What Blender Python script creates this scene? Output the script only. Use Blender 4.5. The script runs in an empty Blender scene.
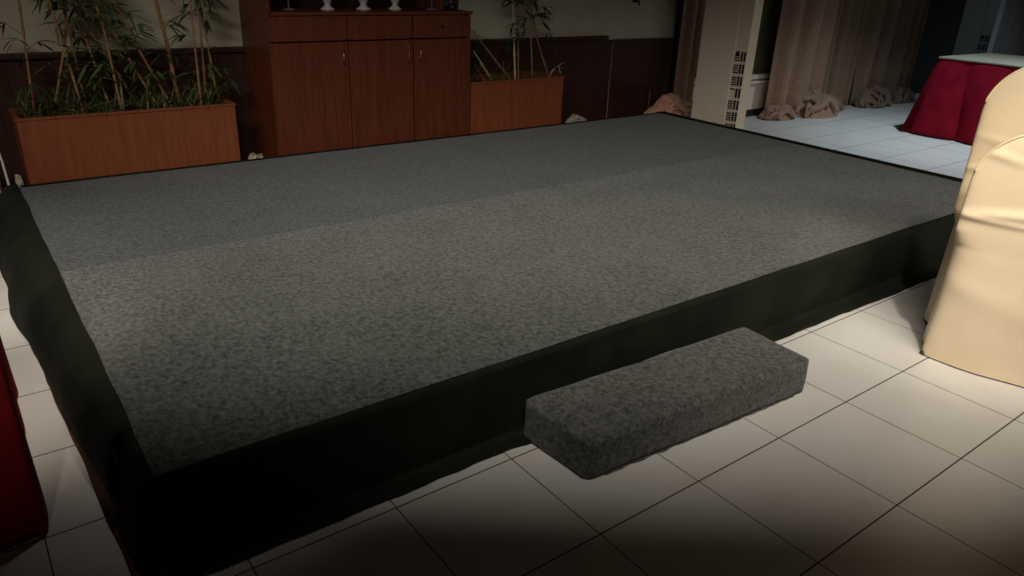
import bpy, bmesh, math, random
from mathutils import Vector, Matrix, noise

S = bpy.context.scene
COL = S.collection
random.seed(7)
PI = math.pi

# ------------------------------------------------------------------ camera, world, lamps, exposure
cam_d = bpy.data.cameras.new('camera')
cam = bpy.data.objects.new('camera', cam_d)
COL.objects.link(cam)
S.camera = cam
cam_d.sensor_width = 36.0
cam_d.lens = 26.172
cam_d.clip_start = 0.02
CAM = Vector((-1.228, -1.145, 1.468))
roll, pitch, yaw = 0.03965, 0.41029, 0.91581
fw = Vector((math.cos(yaw)*math.cos(pitch), math.sin(yaw)*math.cos(pitch), -math.sin(pitch)))
rt = Vector((math.sin(yaw), -math.cos(yaw), 0))
up = rt.cross(fw)
cx = math.cos(roll)*rt + math.sin(roll)*up
cy = -math.sin(roll)*rt + math.cos(roll)*up
M = Matrix((cx, cy, -fw)).transposed().to_4x4()
M.translation = CAM
cam.matrix_world = M

W = bpy.data.worlds.new('world')
S.world = W
W.use_nodes = True
W.node_tree.nodes['Background'].inputs[0].default_value = (0.9, 0.95, 1.0, 1)
W.node_tree.nodes['Background'].inputs[1].default_value = 0.0

S.view_settings.view_transform = 'Standard'
S.view_settings.look = 'None'
S.view_settings.gamma = 1.0
S.view_settings.use_curve_mapping = False
S.view_settings.exposure = 0.0

CEIL = 2.9


def spot(x, y, tx, ty, power, half, col=(1.0, 0.86, 0.68), blend=1.0, z=CEIL - 0.12, r=0.05, tz=0.0):  # unseen spot, added to brighten one chosen area; no fitting is built
    d = bpy.data.lights.new('added_spot', 'SPOT')
    d.energy = power
    d.spot_size = math.radians(half*2)
    d.spot_blend = blend
    d.shadow_soft_size = r
    d.color = col
    o = bpy.data.objects.new('added_spot', d)
    COL.objects.link(o)
    o.location = (x, y, z)
    o.rotation_euler = (Vector((x, y, z)) - Vector((tx, ty, tz))).to_track_quat('Z', 'Y').to_euler()
    return o


WARM = (1.0, 0.90, 0.77)
NEUT = (1.0, 0.95, 0.88)
COOL = (0.68, 0.86, 1.0)
HD = Vector((0.609, 0.793, 0))       # across the hall, the way the photograph looks
PD = Vector((0.793, -0.609, 0))


def linear(dd, s0, s1, tilt, spread, power, col, w=0.12):
    """long unseen area light, added to fade the view at top and bottom, parallel to PD; tilt = beam angle below the horizontal"""
    d = bpy.data.lights.new('added_strip_light', 'AREA')
    d.shape = 'RECTANGLE'
    d.size = s1 - s0
    d.size_y = w
    d.energy = power
    d.spread = math.radians(spread)
    d.color = col
    o = bpy.data.objects.new('added_strip_light', d)
    COL.objects.link(o)
    p = Vector((CAM.x, CAM.y, CEIL - 0.12)) + HD*dd + PD*((s0+s1)/2)
    t = math.radians(tilt)
    ray = HD*math.cos(t) + Vector((0, 0, -math.sin(t)))
    z = -ray
    x_ = PD
    y_ = z.cross(x_)
    m = Matrix((x_, y_, z)).transposed().to_4x4()
    m.translation = p
    o.matrix_world = m
    return o


linear(0.72, -2.3, 5.3, 42, 60, 58, (1.0, 0.94, 0.84))  # added lamp; its beam edges darken the top and bottom of the view
spot(10.3, 1.6, 10.6, 2.4, 70, 48, COOL)  # added cool fill for the far grey curtain
spot(6.4, 1.5, 6.7, 2.0, 270, 46, COOL)  # added cool fill for the far right floor
spot(0.75, -0.90, 2.42, 0.22, 165, 17, WARM)  # added fill on the near chair and the floor around it
spot(-0.75, 1.15, -0.75, 1.10, 20, 17, NEUT)  # added fill on the front left carpet
spot(-1.9, -1.6, -1.45, 0.85, 85, 9, WARM, tz=0.72)  # added fill on the crimson tablecloth at the left
spot(-1.25, 0.15, -1.58, 2.20, 260, 21, WARM)  # added fill on the floor left of the stage

# ------------------------------------------------------------------ materials


def new_mat(name):
    m = bpy.data.materials.new(name)
    m.use_nodes = True
    nt = m.node_tree
    return m, nt, nt.nodes['Principled BSDF']


def sp(b, **k):
    for n, v in k.items():
        n = n.replace('_', ' ')
        if n in b.inputs:
            b.inputs[n].default_value = v


def noisy(name, c1, c2, scale=8.0, rough=0.6, bump=0.2, bscale=None, stretch=(1, 1, 1), spec=0.5, detail=4.0, lo=0.35, hi=0.65, dist=0.002, coat=0.0, sheen=0.0, metal=0.0, distort=0.0):
    m, nt, b = new_mat(name)
    tc = nt.nodes.new('ShaderNodeTexCoord')
    mp = nt.nodes.new('ShaderNodeMapping')
    mp.inputs['Scale'].default_value = stretch
    nt.links.new(tc.outputs['Object'], mp.inputs[0])
    n = nt.nodes.new('ShaderNodeTexNoise')
    n.inputs['Scale'].default_value = scale
    n.inputs['Detail'].default_value = detail
    n.inputs['Distortion'].default_value = distort
    nt.links.new(mp.outputs[0], n.inputs['Vector'])
    r = nt.nodes.new('ShaderNodeValToRGB')
    r.color_ramp.elements[0].position = lo
    r.color_ramp.elements[1].position = hi
    r.color_ramp.elements[0].color = (*c1, 1)
    r.color_ramp.elements[1].color = (*c2, 1)
    nt.links.new(n.outputs['Fac'], r.inputs[0])
    nt.links.new(r.outputs[0], b.inputs['Base Color'])
    sp(b, Roughness=rough, Coat_Weight=coat, Metallic=metal, Sheen_Weight=sheen)
    b.inputs['Specular IOR Level'].default_value = spec
    if bump:
        n2 = nt.nodes.new('ShaderNodeTexNoise')
        n2.inputs['Scale'].default_value = bscale or scale
        n2.inputs['Detail'].default_value = 3
        nt.links.new(mp.outputs[0], n2.inputs['Vector'])
        bp = nt.nodes.new('ShaderNodeBump')
        bp.inputs['Strength'].default_value = bump
        bp.inputs['Distance'].default_value = dist
        nt.links.new(n2.outputs['Fac'], bp.inputs['Height'])
        nt.links.new(bp.outputs[0], b.inputs['Normal'])
    return m


def srgb(r, g, b):
    f = lambda c: (c/255/12.92) if c/255 <= 0.04045 else ((c/255 + 0.055)/1.055)**2.4
    return (f(r), f(g), f(b))


def carpet_mat(name, dark, light):
    m, nt, b = new_mat(name)
    tc = nt.nodes.new('ShaderNodeTexCoord')
    big = nt.nodes.new('ShaderNodeTexNoise'); big.inputs['Scale'].default_value = 3.0; big.inputs['Detail'].default_value = 3
    mid = nt.nodes.new('ShaderNodeTexNoise'); mid.inputs['Scale'].default_value = 60.0; mid.inputs['Detail'].default_value = 8; mid.inputs['Roughness'].default_value = 0.85
    mp = nt.nodes.new('ShaderNodeMapping'); mp.inputs['Scale'].default_value = (1.0, 0.8, 1.0); mp.inputs['Rotation'].default_value = (0, 0, 0.4)
    nt.links.new(tc.outputs['Object'], mp.inputs[0])
    nt.links.new(tc.outputs['Object'], big.inputs['Vector'])
    nt.links.new(mp.outputs[0], mid.inputs['Vector'])
    a = nt.nodes.new('ShaderNodeMath'); a.operation = 'MULTIPLY_ADD'
    nt.links.new(big.outputs['Fac'], a.inputs[0]); a.inputs[1].default_value = 0.08
    nt.links.new(mid.outputs['Fac'], a.inputs[2])
    r = nt.nodes.new('ShaderNodeValToRGB')
    r.color_ramp.elements[0].position = 0.43
    r.color_ramp.elements[1].position = 0.65
    r.color_ramp.elements[0].color = (*dark, 1)
    r.color_ramp.elements[1].color = (*light, 1)
    nt.links.new(a.outputs[0], r.inputs[0])
    nt.links.new(r.outputs[0], b.inputs['Base Color'])
    sp(b, Roughness=0.95, Sheen_Weight=0.15)
    b.inputs['Specular IOR Level'].default_value = 0.1
    bp = nt.nodes.new('ShaderNodeBump'); bp.inputs['Strength'].default_value = 0.8; bp.inputs['Distance'].default_value = 0.006
    nt.links.new(mid.outputs['Fac'], bp.inputs['Height'])
    nt.links.new(bp.outputs[0], b.inputs['Normal'])
    return m


def tile_mat():
    m, nt, b = new_mat('white_floor_tile')
    tc = nt.nodes.new('ShaderNodeTexCoord')
    sep = nt.nodes.new('ShaderNodeSeparateXYZ')
    nt.links.new(tc.outputs['Object'], sep.inputs[0])
    T = 0.42

    def line(out, w):
        d = nt.nodes.new('ShaderNodeMath'); d.operation = 'DIVIDE'; d.inputs[1].default_value = T
        nt.links.new(out, d.inputs[0])
        pp = nt.nodes.new('ShaderNodeMath'); pp.operation = 'PINGPONG'; pp.inputs[1].default_value = 0.5
        nt.links.new(d.outputs[0], pp.inputs[0])
        lt = nt.nodes.new('ShaderNodeMath'); lt.operation = 'LESS_THAN'; lt.inputs[1].default_value = w
        nt.links.new(pp.outputs[0], lt.inputs[0])
        fl = nt.nodes.new('ShaderNodeMath'); fl.operation = 'FLOOR'
        nt.links.new(d.outputs[0], fl.inputs[0])
        return lt.outputs[0], fl.outputs[0]
    lx, fx = line(sep.outputs[0], 0.0045)
    ly, fy = line(sep.outputs[1], 0.006)
    mx = nt.nodes.new('ShaderNodeMath'); mx.operation = 'MAXIMUM'
    nt.links.new(lx, mx.inputs[0]); nt.links.new(ly, mx.inputs[1])
    comb = nt.nodes.new('ShaderNodeCombineXYZ')
    nt.links.new(fx, comb.inputs[0]); nt.links.new(fy, comb.inputs[1])
    wn = nt.nodes.new('ShaderNodeTexWhiteNoise'); wn.noise_dimensions = '3D'
    nt.links.new(comb.outputs[0], wn.inputs[0])
    ns = nt.nodes.new('ShaderNodeTexNoise'); ns.inputs['Scale'].default_value = 6; ns.inputs['Detail'].default_value = 6
    nt.links.new(tc.outputs['Object'], ns.inputs['Vector'])
    ad = nt.nodes.new('ShaderNodeMath'); ad.operation = 'MULTIPLY_ADD'; ad.inputs[1].default_value = 0.15
    nt.links.new(wn.outputs[0], ad.inputs[0]); nt.links.new(ns.outputs['Fac'], ad.inputs[2])
    r = nt.nodes.new('ShaderNodeValToRGB')
    r.color_ramp.elements[0].position = 0.35; r.color_ramp.elements[0].color = (*srgb(208, 203, 195), 1)
    r.color_ramp.elements[1].position = 0.75; r.color_ramp.elements[1].color = (*srgb(214, 210, 204), 1)
    nt.links.new(ad.outputs[0], r.inputs[0])
    # small scuffs
    sc = nt.nodes.new('ShaderNodeTexVoronoi'); sc.inputs['Scale'].default_value = 2.3
    nt.links.new(tc.outputs['Object'], sc.inputs['Vector'])
    sl = nt.nodes.new('ShaderNodeMath'); sl.operation = 'LESS_THAN'; sl.inputs[1].default_value = 0.012
    nt.links.new(sc.outputs['Distance'], sl.inputs[0])
    m0 = nt.nodes.new('ShaderNodeMixRGB'); m0.inputs[2].default_value = (*srgb(110, 100, 90), 1)
    nt.links.new(sl.outputs[0], m0.inputs[0]); nt.links.new(r.outputs[0], m0.inputs[1])
    mix = nt.nodes.new('ShaderNodeMixRGB'); mix.inputs[2].default_value = (*srgb(70, 58, 46), 1)
    nt.links.new(mx.outputs[0], mix.inputs[0]); nt.links.new(m0.outputs[0], mix.inputs[1])
    nt.links.new(mix.outputs[0], b.inputs['Base Color'])
    rr = nt.nodes.new('ShaderNodeMath'); rr.operation = 'MULTIPLY_ADD'; rr.inputs[1].default_value = 0.5; rr.inputs[2].default_value = 0.36
    nt.links.new(mx.outputs[0], rr.inputs[0]); nt.links.new(rr.outputs[0], b.inputs['Roughness'])
    bp = nt.nodes.new('ShaderNodeBump'); bp.inputs['Strength'].default_value = 0.5; bp.inputs['Distance'].default_value = 0.002; bp.invert = True
    nt.links.new(mx.outputs[0], bp.inputs['Height']); nt.links.new(bp.outputs[0], b.inputs['Normal'])
    return m


MT = {}
MT['tile'] = tile_mat()
MT['carpet'] = carpet_mat('grey_felt_carpet', srgb(35, 37, 36), srgb(107, 109, 104))
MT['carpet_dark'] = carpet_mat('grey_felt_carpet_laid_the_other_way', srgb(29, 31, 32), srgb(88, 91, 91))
MT['carpet_step'] = carpet_mat('charcoal_felt_carpet', srgb(38, 39, 37), srgb(112, 112, 107))
MT['black'] = noisy('black_stretch_cloth', srgb(20, 22, 15), srgb(29, 31, 22), 5, 0.8, 0.3, 30, sheen=0.0, spec=0.15)
MT['under'] = noisy('brown_sheet', srgb(84, 56, 48), srgb(104, 72, 60), 5, 0.85, 0.3, 30, spec=0.2)
MT['wood'] = noisy('reddish_brown_veneer', srgb(118, 62, 37), srgb(132, 72, 43), 5, 0.42, 0.05, 30, (9, 9, 0.7), 0.4, distort=0.6)
MT['cabwood'] = noisy('dark_cherry_veneer', srgb(84, 40, 25), srgb(102, 51, 31), 4, 0.38, 0.05, 30, (8, 8, 0.6), 0.4, distort=1.4)
MT['panel'] = noisy('dark_mahogany_panel', srgb(48, 27, 21), srgb(66, 37, 28), 4, 0.5, 0.05, 30, (10, 10, 0.5), 0.3, distort=1.0)
MT['ply'] = noisy('plywood', srgb(120, 92, 62), srgb(150, 118, 82), 6, 0.8, 0.1)
MT['wall'] = noisy('cream_wall_paint', srgb(182, 174, 154), srgb(192, 184, 164), 3, 0.85, 0.1, 60)
MT['column'] = noisy('cream_pillar_paint', srgb(232, 218, 198), srgb(238, 225, 206), 2, 0.6, 0.03, 60)
MT['cool'] = noisy('pale_grey_pillar_paint', srgb(166, 172, 178), srgb(176, 182, 188), 2, 0.6, 0.03, 60)
MT['dark'] = noisy('black_parts_and_gap_shade', srgb(20, 18, 18), srgb(26, 24, 22), 3, 0.8, 0)
MT['ceil'] = noisy('ceiling_paint', srgb(92, 88, 84), srgb(100, 96, 92), 3, 0.9, 0.05)
MT['curtain'] = noisy('dusty_pink_brown_curtain', srgb(132, 98, 76), srgb(148, 112, 88), 30, 0.7, 0.25, 200, sheen=0.3)
MT['curtain2'] = noisy('taupe_curtain', srgb(116, 90, 68), srgb(130, 102, 78), 30, 0.7, 0.25, 200, sheen=0.3)
MT['sheer'] = noisy('greyish_curtain', srgb(122, 114, 112), srgb(142, 132, 128), 30, 0.8, 0.2, 200)
MT['red'] = noisy('crimson_table_skirt', srgb(112, 8, 26), srgb(130, 12, 34), 8, 0.85, 0.2, 40, sheen=0.0, spec=0.1)
MT['redl'] = noisy('dark_crimson_tablecloth', srgb(128, 26, 32), srgb(144, 32, 38), 8, 0.9, 0.3, 20, sheen=0.0, spec=0.05)
MT['top'] = noisy('ivory_table_topper', srgb(122, 116, 98), srgb(132, 126, 108), 8, 0.7, 0.15, 60)
MT['satin'] = noisy('champagne_satin', srgb(222, 200, 166), srgb(232, 212, 180), 3, 0.42, 0.25, 14, (1, 1, 1), 0.5, dist=0.004, sheen=0.2)
MT['satin2'] = noisy('darker_champagne_satin', srgb(206, 184, 150), srgb(216, 196, 162), 3, 0.45, 0.25, 14, (1, 1, 1), 0.5, dist=0.004, sheen=0.2)
MT['soil'] = noisy('dark_soil', srgb(40, 32, 24), srgb(70, 56, 42), 40, 0.95, 0.8, 80, dist=0.01)
MT['cane'] = noisy('brown_bamboo_cane', srgb(120, 84, 50), srgb(152, 112, 72), 20, 0.5, 0.1)
MT['cane2'] = noisy('pale_bamboo_cane', srgb(170, 150, 118), srgb(196, 176, 142), 20, 0.5, 0.1)
MT['leaf'] = noisy('bamboo_leaf', srgb(46, 58, 26), srgb(84, 92, 48), 14, 0.6, 0.1)
MT['leafdark'] = noisy('dark_bamboo_leaf', srgb(34, 42, 24), srgb(58, 64, 36), 14, 0.6, 0.1)
MT['steel'] = noisy('brushed_handle_metal', srgb(170, 165, 155), srgb(190, 185, 175), 40, 0.3, 0, metal=1.0)
MT['ceramic'] = noisy('white_ceramic', srgb(180, 172, 166), srgb(196, 188, 182), 4, 0.25, 0)
MT['bag'] = noisy('black_plastic', srgb(20, 20, 20), srgb(30, 30, 30), 8, 0.5, 0.4, 20)
MT['debris'] = noisy('pale_crumpled_paper', srgb(120, 112, 92), srgb(176, 168, 146), 30, 0.9, 0.5, 60)
MT['pink'] = noisy('pink_tan_cloth', srgb(186, 132, 108), srgb(214, 164, 138), 12, 0.6, 0.3, 60, sheen=0.3)
MT['white'] = noisy('white_board', srgb(200, 196, 184), srgb(212, 208, 196), 4, 0.5, 0)
MT['rubber'] = noisy('brown_rubber_foot', srgb(60, 40, 28), srgb(90, 62, 44), 30, 0.8, 0.2)
MT['frame'] = noisy('chair_tube_metal', srgb(80, 76, 70), srgb(96, 92, 84), 20, 0.35, 0, metal=0.9)


def glass_mat():
    m, nt, b = new_mat('dark_olive_window_glass')
    sp(b, Roughness=0.12)
    b.inputs['Base Color'].default_value = (*srgb(110, 104, 78), 1)
    b.inputs['Transmission Weight'].default_value = 0.25
    return m


MT['glass'] = glass_mat()
m_, nt_, b_ = new_mat('clear_drinking_glass')
sp(b_, Roughness=0.05); b_.inputs['Transmission Weight'].default_value = 0.9; b_.inputs['Base Color'].default_value = (0.9, 0.9, 0.9, 1)
MT['clear'] = m_

# ------------------------------------------------------------------ helpers


def link(name, me, mat, parent=None, smooth=False):
    o = bpy.data.objects.new(name, me)
    COL.objects.link(o)
    if mat is not None:
        me.materials.append(mat)
    if smooth:
        for p in me.polygons:
            p.use_smooth = True
    if parent is not None:
        o.parent = parent
    return o


def fin(name, bm, mat, parent=None, smooth=False):
    me = bpy.data.meshes.new(name)
    bmesh.ops.recalc_face_normals(bm, faces=bm.faces)
    bm.to_mesh(me)
    bm.free()
    return link(name, me, mat, parent, smooth)


def thing(name, label, cat, loc=(0, 0, 0), rz=0.0, group=None):
    o = bpy.data.objects.new(name, None)
    o.empty_display_size = 0.1
    COL.objects.link(o)
    o.location = loc
    o.rotation_euler = (0, 0, rz)
    tag(o, label, cat, group)
    return o


def tag(o, label, cat, group=None, kind=None):
    o['label'] = label
    o['category'] = cat
    if group:
        o['group'] = group
    if kind:
        o['kind'] = kind
    return o


def box(bm, x0, x1, y0, y1, z0, z1, bev=0.0, seg=2):
    r = bmesh.ops.create_cube(bm, size=1.0)
    vs = r['verts']
    for v in vs:
        v.co = Vector(((x0+x1)/2 + v.co.x*(x1-x0), (y0+y1)/2 + v.co.y*(y1-y0), (z0+z1)/2 + v.co.z*(z1-z0)))
    if bev:
        es = list({e for v in vs for e in v.link_edges})
        bmesh.ops.bevel(bm, geom=es, offset=bev, segments=seg, affect='EDGES', profile=0.5)


def boxobj(name, dims, mat, parent=None, bev=0.0, seg=2):
    bm = bmesh.new()
    box(bm, *dims, bev=bev, seg=seg)
    return fin(name, bm, mat, parent)


def struct(name, dims, mat, bev=0.0):
    o = boxobj(name, dims, mat, None, bev)
    o['kind'] = 'structure'
    return o


def tube(bm, pts, rads, n=8):
    pts = [Vector(p) for p in pts]
    if not isinstance(rads, (list, tuple)):
        rads = [rads]*len(pts)
    rings = []
    for i, p in enumerate(pts):
        d = (pts[min(i+1, len(pts)-1)] - pts[max(i-1, 0)]).normalized()
        a = d.orthogonal().normalized() if abs(d.z) < 0.99 else Vector((1, 0, 0))
        if abs(d.z) < 0.99:
            a = d.cross(Vector((0, 0, 1))).normalized()
        b = d.cross(a).normalized()
        rings.append([bm.verts.new(p + rads[i]*(math.cos(2*PI*k/n)*a + math.sin(2*PI*k/n)*b)) for k in range(n)])
    for i in range(len(rings)-1):
        for k in range(n):
            bm.faces.new((rings[i][k], rings[i][(k+1) % n], rings[i+1][(k+1) % n], rings[i+1][k]))
    bm.faces.new(rings[0][::-1])
    bm.faces.new(rings[-1])


def lathe(bm, prof, n=24):
    rings = []
    for r, z in prof:
        rings.append([bm.verts.new((max(r, 1e-4)*math.cos(2*PI*k/n), max(r, 1e-4)*math.sin(2*PI*k/n), z)) for k in range(n)])
    for i in range(len(rings)-1):
        for k in range(n):
            bm.faces.new((rings[i][k], rings[i][(k+1) % n], rings[i+1][(k+1) % n], rings[i+1][k]))


def sheet(name, fn, nu, nv, mat, parent=None, thick=0.003, offset=1.0, closed_u=False):
    """grid surface from fn(u, v), given thickness"""
    bm = bmesh.new()
    g = [[bm.verts.new(fn(i/nu, j/nv)) for j in range(nv+1)] for i in range(nu if closed_u else nu+1)]
    cnt = nu
    for i in range(cnt):
        a = g[i]
        b = g[(i+1) % len(g)] if closed_u else g[i+1]
        for j in range(nv):
            bm.faces.new((a[j], b[j], b[j+1], a[j+1]))
    me = bpy.data.meshes.new(name)
    bm.to_mesh(me)
    bm.free()
    o = link(name, me, mat, parent, True)
    if thick:
        md = o.modifiers.new('thickness', 'SOLIDIFY')
        md.thickness = thick
        md.offset = offset
    return o


def ns(x, y=0.0, z=0.0):
    return noise.noise(Vector((x, y, z)))


def lerp(a, b, t):
    return a + (b-a)*t


def interp(pts, t):
    """pts = [(t, value or tuple)], linear with smoothing"""
    if t <= pts[0][0]:
        return pts[0][1]
    for (a, va), (b, vb) in zip(pts, pts[1:]):
        if t <= b:
            k = (t-a)/(b-a)
            if isinstance(va, tuple):
                return tuple(lerp(p, q, k) for p, q in zip(va, vb))
            return lerp(va, vb, k)
    return pts[-1][1]


# ------------------------------------------------------------------ the setting
XL, XR, YF, YB = -4.2, 13.5, -5.0, 4.12
struct('floor', (XL, XR, YF, 5.2, -0.05, 0.0), MT['tile'])
struct('ceiling', (XL, XR, YF, 5.2, CEIL, CEIL+0.1), MT['ceil'])
struct('wall_left', (XL-0.1, XL, YF, 5.2, 0, CEIL), MT['panel'])
struct('wall_right', (XR, XR+0.1, YF, 5.2, 0, CEIL), MT['panel'])
struct('wall_front', (XL, XR, YF-0.1, YF, 0, CEIL), MT['panel'])
struct('wall_back', (XL, 4.93, YB+0.03, YB+0.15, 0, CEIL), MT['wall'])

# wainscot: panelled section with a cap rail on the left, lower plain panels on the right
bm = bmesh.new()
x = -3.9
edges = [-3.9, -2.6, -1.5, -0.35, 0.8, 2.0, 2.95, 3.80]
for a, b in zip(edges, edges[1:]):
    box(bm, a+0.002, b-0.002, YB-0.004, YB+0.03, 0, 0.862, 0.002, 1)
w = fin('trim_1', bm, MT['panel']); w['kind'] = 'structure'
bm = bmesh.new()
box(bm, XL, 3.80, YB-0.035, YB+0.03, 0.862, 0.894, 0.006, 2)
w = fin('trim_2', bm, MT['panel']); w['kind'] = 'structure'
bm = bmesh.new()
for a, b in ((3.81, 3.885), (3.893, 4.455), (4.463, 4.74)):
    box(bm, a, b, YB+0.005, YB+0.03, 0, 0.855, 0.002, 1)
w = fin('trim_3', bm, MT['panel']); w['kind'] = 'structure'
bm = bmesh.new()                                   # raw pale edges of the loose panels
box(bm, 3.885, 3.892, YB-0.002, YB+0.03, 0.0, 0.84)
box(bm, 4.456, 4.462, YB-0.002, YB+0.03, 0.0, 0.36)
w = fin('trim_4', bm, MT['ply']); w['kind'] = 'structure'
struct('trim_5', (4.745, 4.93, YB-0.02, YB+0.03, 0, CEIL), MT['dark'])  # dark strip standing in for the shade of the recess beside the curtain

# window wall along the right part of the back
struct('wall_window', (4.93, 9.3, 4.02, 4.14, 0.06, 0.36), MT['column'])
struct('baseboard_back', (4.93, 9.3, 3.99, 4.14, 0.0, 0.07), MT['dark'])
struct('wall_back_right', (9.3, XR, 4.02, 4.14, 0, CEIL), MT['dark'])
wn = bpy.data.objects.new('window_1', None); COL.objects.link(wn); wn['kind'] = 'structure'
boxobj('window_sill', (4.93, 9.3, 3.97, 4.14, 0.36, 0.385), MT['column'], wn, 0.004)
boxobj('window_rail', (4.93, 9.3, 4.0, 4.12, 0.40, 0.45), MT['column'], wn, 0.004)
boxobj('window_pane', (4.93, 9.3, 4.06, 4.07, 0.45, 2.5), MT['glass'], wn)
for xx in (4.96, 5.62, 6.62, 7.2, 8.1, 9.27):
    boxobj('window_mullion', (xx-0.03, xx+0.03, 4.03, 4.11, 0.45, 2.5), MT['column'], wn, 0.004)
struct('wall_window_head', (4.93, 9.3, 4.02, 4.14, 2.5, CEIL), MT['wall'])
struct('wall_outside', (4.93, 9.3, 5.1, 5.2, 0, CEIL), MT['dark'])


def pillar(idx, x, y0, y1, m, th=0.19):
    root = bpy.data.objects.new('trim_%d' % idx, None)
    COL.objects.link(root)
    root['kind'] = 'structure'
    boxobj('pillar_shaft', (x, x+th, y0+0.125, y1, 0, CEIL), m, root, 0.003)
    # grille strip on the near corner, in slightly recessed board
    boxobj('corner_board', (x+0.006, x+th, y0, y0+0.122, 0, CEIL), m, root, 0.003)
    bm = bmesh.new()
    z = 0.88
    gr = 0.098
    for k in range(9):
        z1 = z - k*gr - 0.006
        z0 = z1 - gr + 0.022
        for yy in (y0+0.010, y0+0.040):
            box(bm, x+0.001, x+0.009, yy, yy+0.016, z0, z1)
        if k == 0:
            box(bm, x+0.001, x+0.009, y0+0.076, y0+0.110, z1-0.03, z1)
            hs = (1,)
        hh = [0.25, 0.5, 0.75, 1.0] if k != 3 else [0.2]
        for h in hh:
            if k == 0 and h < 0.5:
                continue
            zz = z1 - h*(z1-z0)
            box(bm, x+0.001, x+0.009, y0+0.068, y0+0.116, zz, zz+0.010)
    fin('fretwork', bm, MT['dark'], root)
    return root


pillar(6, 4.12, 2.79, 3.285, MT['column'], 0.115)
pillar(7, 9.2, 3.03, 3.42, MT['cool'], 0.15)

# ------------------------------------------------------------------ stage
H = 0.27
X0, X1, Y0, Y1 = -0.985, 4.05, 0.557, 3.535
st = thing('stage', 'low rectangular stage platform covered in grey felt carpet with black cloth around it', 'stage', (1.5, 2.05, 0))
stinv = Vector((-1.5, -2.05, 0))


def off(o):
    o.location = stinv
    return o


off(boxobj('deck', (X0-0.005, X1-0.015, Y0+0.02, Y1-0.015, 0.002, H-0.012), MT['ply'], st))
SEAM = 2.13


def carpet_strip(name, ya, yb, mat, z):
    def f(u, v):
        x_ = lerp(X0-0.022, X1-0.0, u)
        y_ = lerp(ya, yb, v)
        zz = z + 0.002*ns(x_*1.3, y_*1.3, 2)
        return Vector((x_, y_, zz))
    o = sheet(name, f, 90, 40, mat, st, 0.008, -1)
    for p in o.data.polygons:
        p.use_smooth = False
    return off(o)


carpet_strip('carpet_front', Y0, SEAM, MT['carpet'], H)['label'] = 'lighter grey carpet strip on the near half'
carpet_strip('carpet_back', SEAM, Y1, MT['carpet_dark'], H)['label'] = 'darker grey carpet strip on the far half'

# front cloth: over the edge, down the face, and lying on the floor; wraps the left corner
PF = [(0.00, (0.003, H+0.005)), (0.10, (-0.006, H+0.006)), (0.18, (-0.016, H-0.008)), (0.55, (-0.022, 0.13)), (0.78, (-0.030, 0.018)), (0.84, (-0.045, 0.010)), (1.0, (-0.097, 0.006))]


def front_cloth(u, v):
    x_ = lerp(-1.01, X1+0.01, u)
    d, z_ = interp(PF, v)
    k = interp([(0.0, 1.0), (0.5, 1.1), (0.75, 1.35), (1.0, 1.5)], u)
    d = d*(k if v > 0.8 else 1)
    wav = 0.007*ns(x_*2.1, 0, 1) if v < 0.2 else 0
    d += 0.010*ns(x_*2.5, v*2, 4)*min(1, v*3) + 0.010*ns(x_*6, v*1.5, 9)*max(0, v-0.75)*3 + 0.004*ns(x_*14, v*3, 9)*min(1, v*2)
    if v > 0.78:
        z_ = max(0.005, z_ + 0.006*ns(x_*5, v*4, 3))
    # tucked in a little where the step is pushed against it
    return Vector((x_, Y0 + d + wav, z_))


off(sheet('front_cloth', front_cloth, 260, 46, MT['black'], st, 0.003, -1))

# the end of the front cloth folded round the left corner
PW = [(0.0, (-0.020, H+0.007)), (0.14, (-0.032, H+0.008)), (0.25, (-0.045, H-0.006)), (0.6, (-0.075, 0.13)), (0.9, (-0.09, 0.02)), (1.0, (-0.10, 0.006))]


def corner_cloth(u, v):
    y_ = lerp(Y0-0.03, 0.79, u)
    d, z_ = interp(PW, v)
    # near the very corner the side profile closes on to the front
    k = min(1, u*6)
    d = d*lerp(0.55, 1.0, k)
    d += 0.014*ns(y_*7, v*2.4, 7)*min(1, v*3)
    yy = y_ - 0.05*(1-min(1, u*5))*v + 0.05*v*u
    return Vector((X0 + d - 0.006, yy, z_ + (0.006 if v < 0.8 else 0)*(math.sin(PI*min(1, u*1.0)))))


off(sheet('corner_cloth', corner_cloth, 50, 34, MT['black'], st, 0.004, -1))

# left cloth: slack, bulging, hem lifted off the floor near the front
def left_cloth(u, v):
    y_ = lerp(0.80, Y1+0.03, u)
    hem = interp([(0, 0.07), (0.10, 0.085), (0.20, 0.05), (0.34, 0.012), (1, 0.005)], u)
    outx = interp([(0, -0.105), (0.12, -0.13), (0.3, -0.148), (0.6, -0.20), (0.88, -0.19), (1, -0.17)], u)
    top = H + 0.009
    if v < 0.12:
        k = v/0.12
        edge = 0.015*ns(y_*1.1, 0, 12) + 0.006*ns(y_*4, 0, 3)
        d = lerp(-0.022+edge, -0.04, k)
        z_ = top
    else:
        k = (v-0.12)/0.88
        d = -0.04 + (outx+0.04)*math.sin(k*PI/2)**0.9
        z_ = hem + (top-hem)*(math.cos(k*PI/2)**1.15)
    f = min(1, max(0, v-0.1)*3)
    fold = 0.005*math.sin(2*PI*(y_*1.6 + v*0.9)) + 0.016*ns(y_*2.2 - v*1.6, v*2.2, 5) + 0.008*ns(y_*6-v*3, v*5, 8)
    d += fold*f*0.6
    z_ = max(0.005, z_ + 0.012*ns(y_*3+v, v*4, 6)*f)
    return Vector((X0 + d, y_, z_))


off(sheet('left_cloth', left_cloth, 180, 44, MT['black'], st, 0.003, 1))


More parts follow.
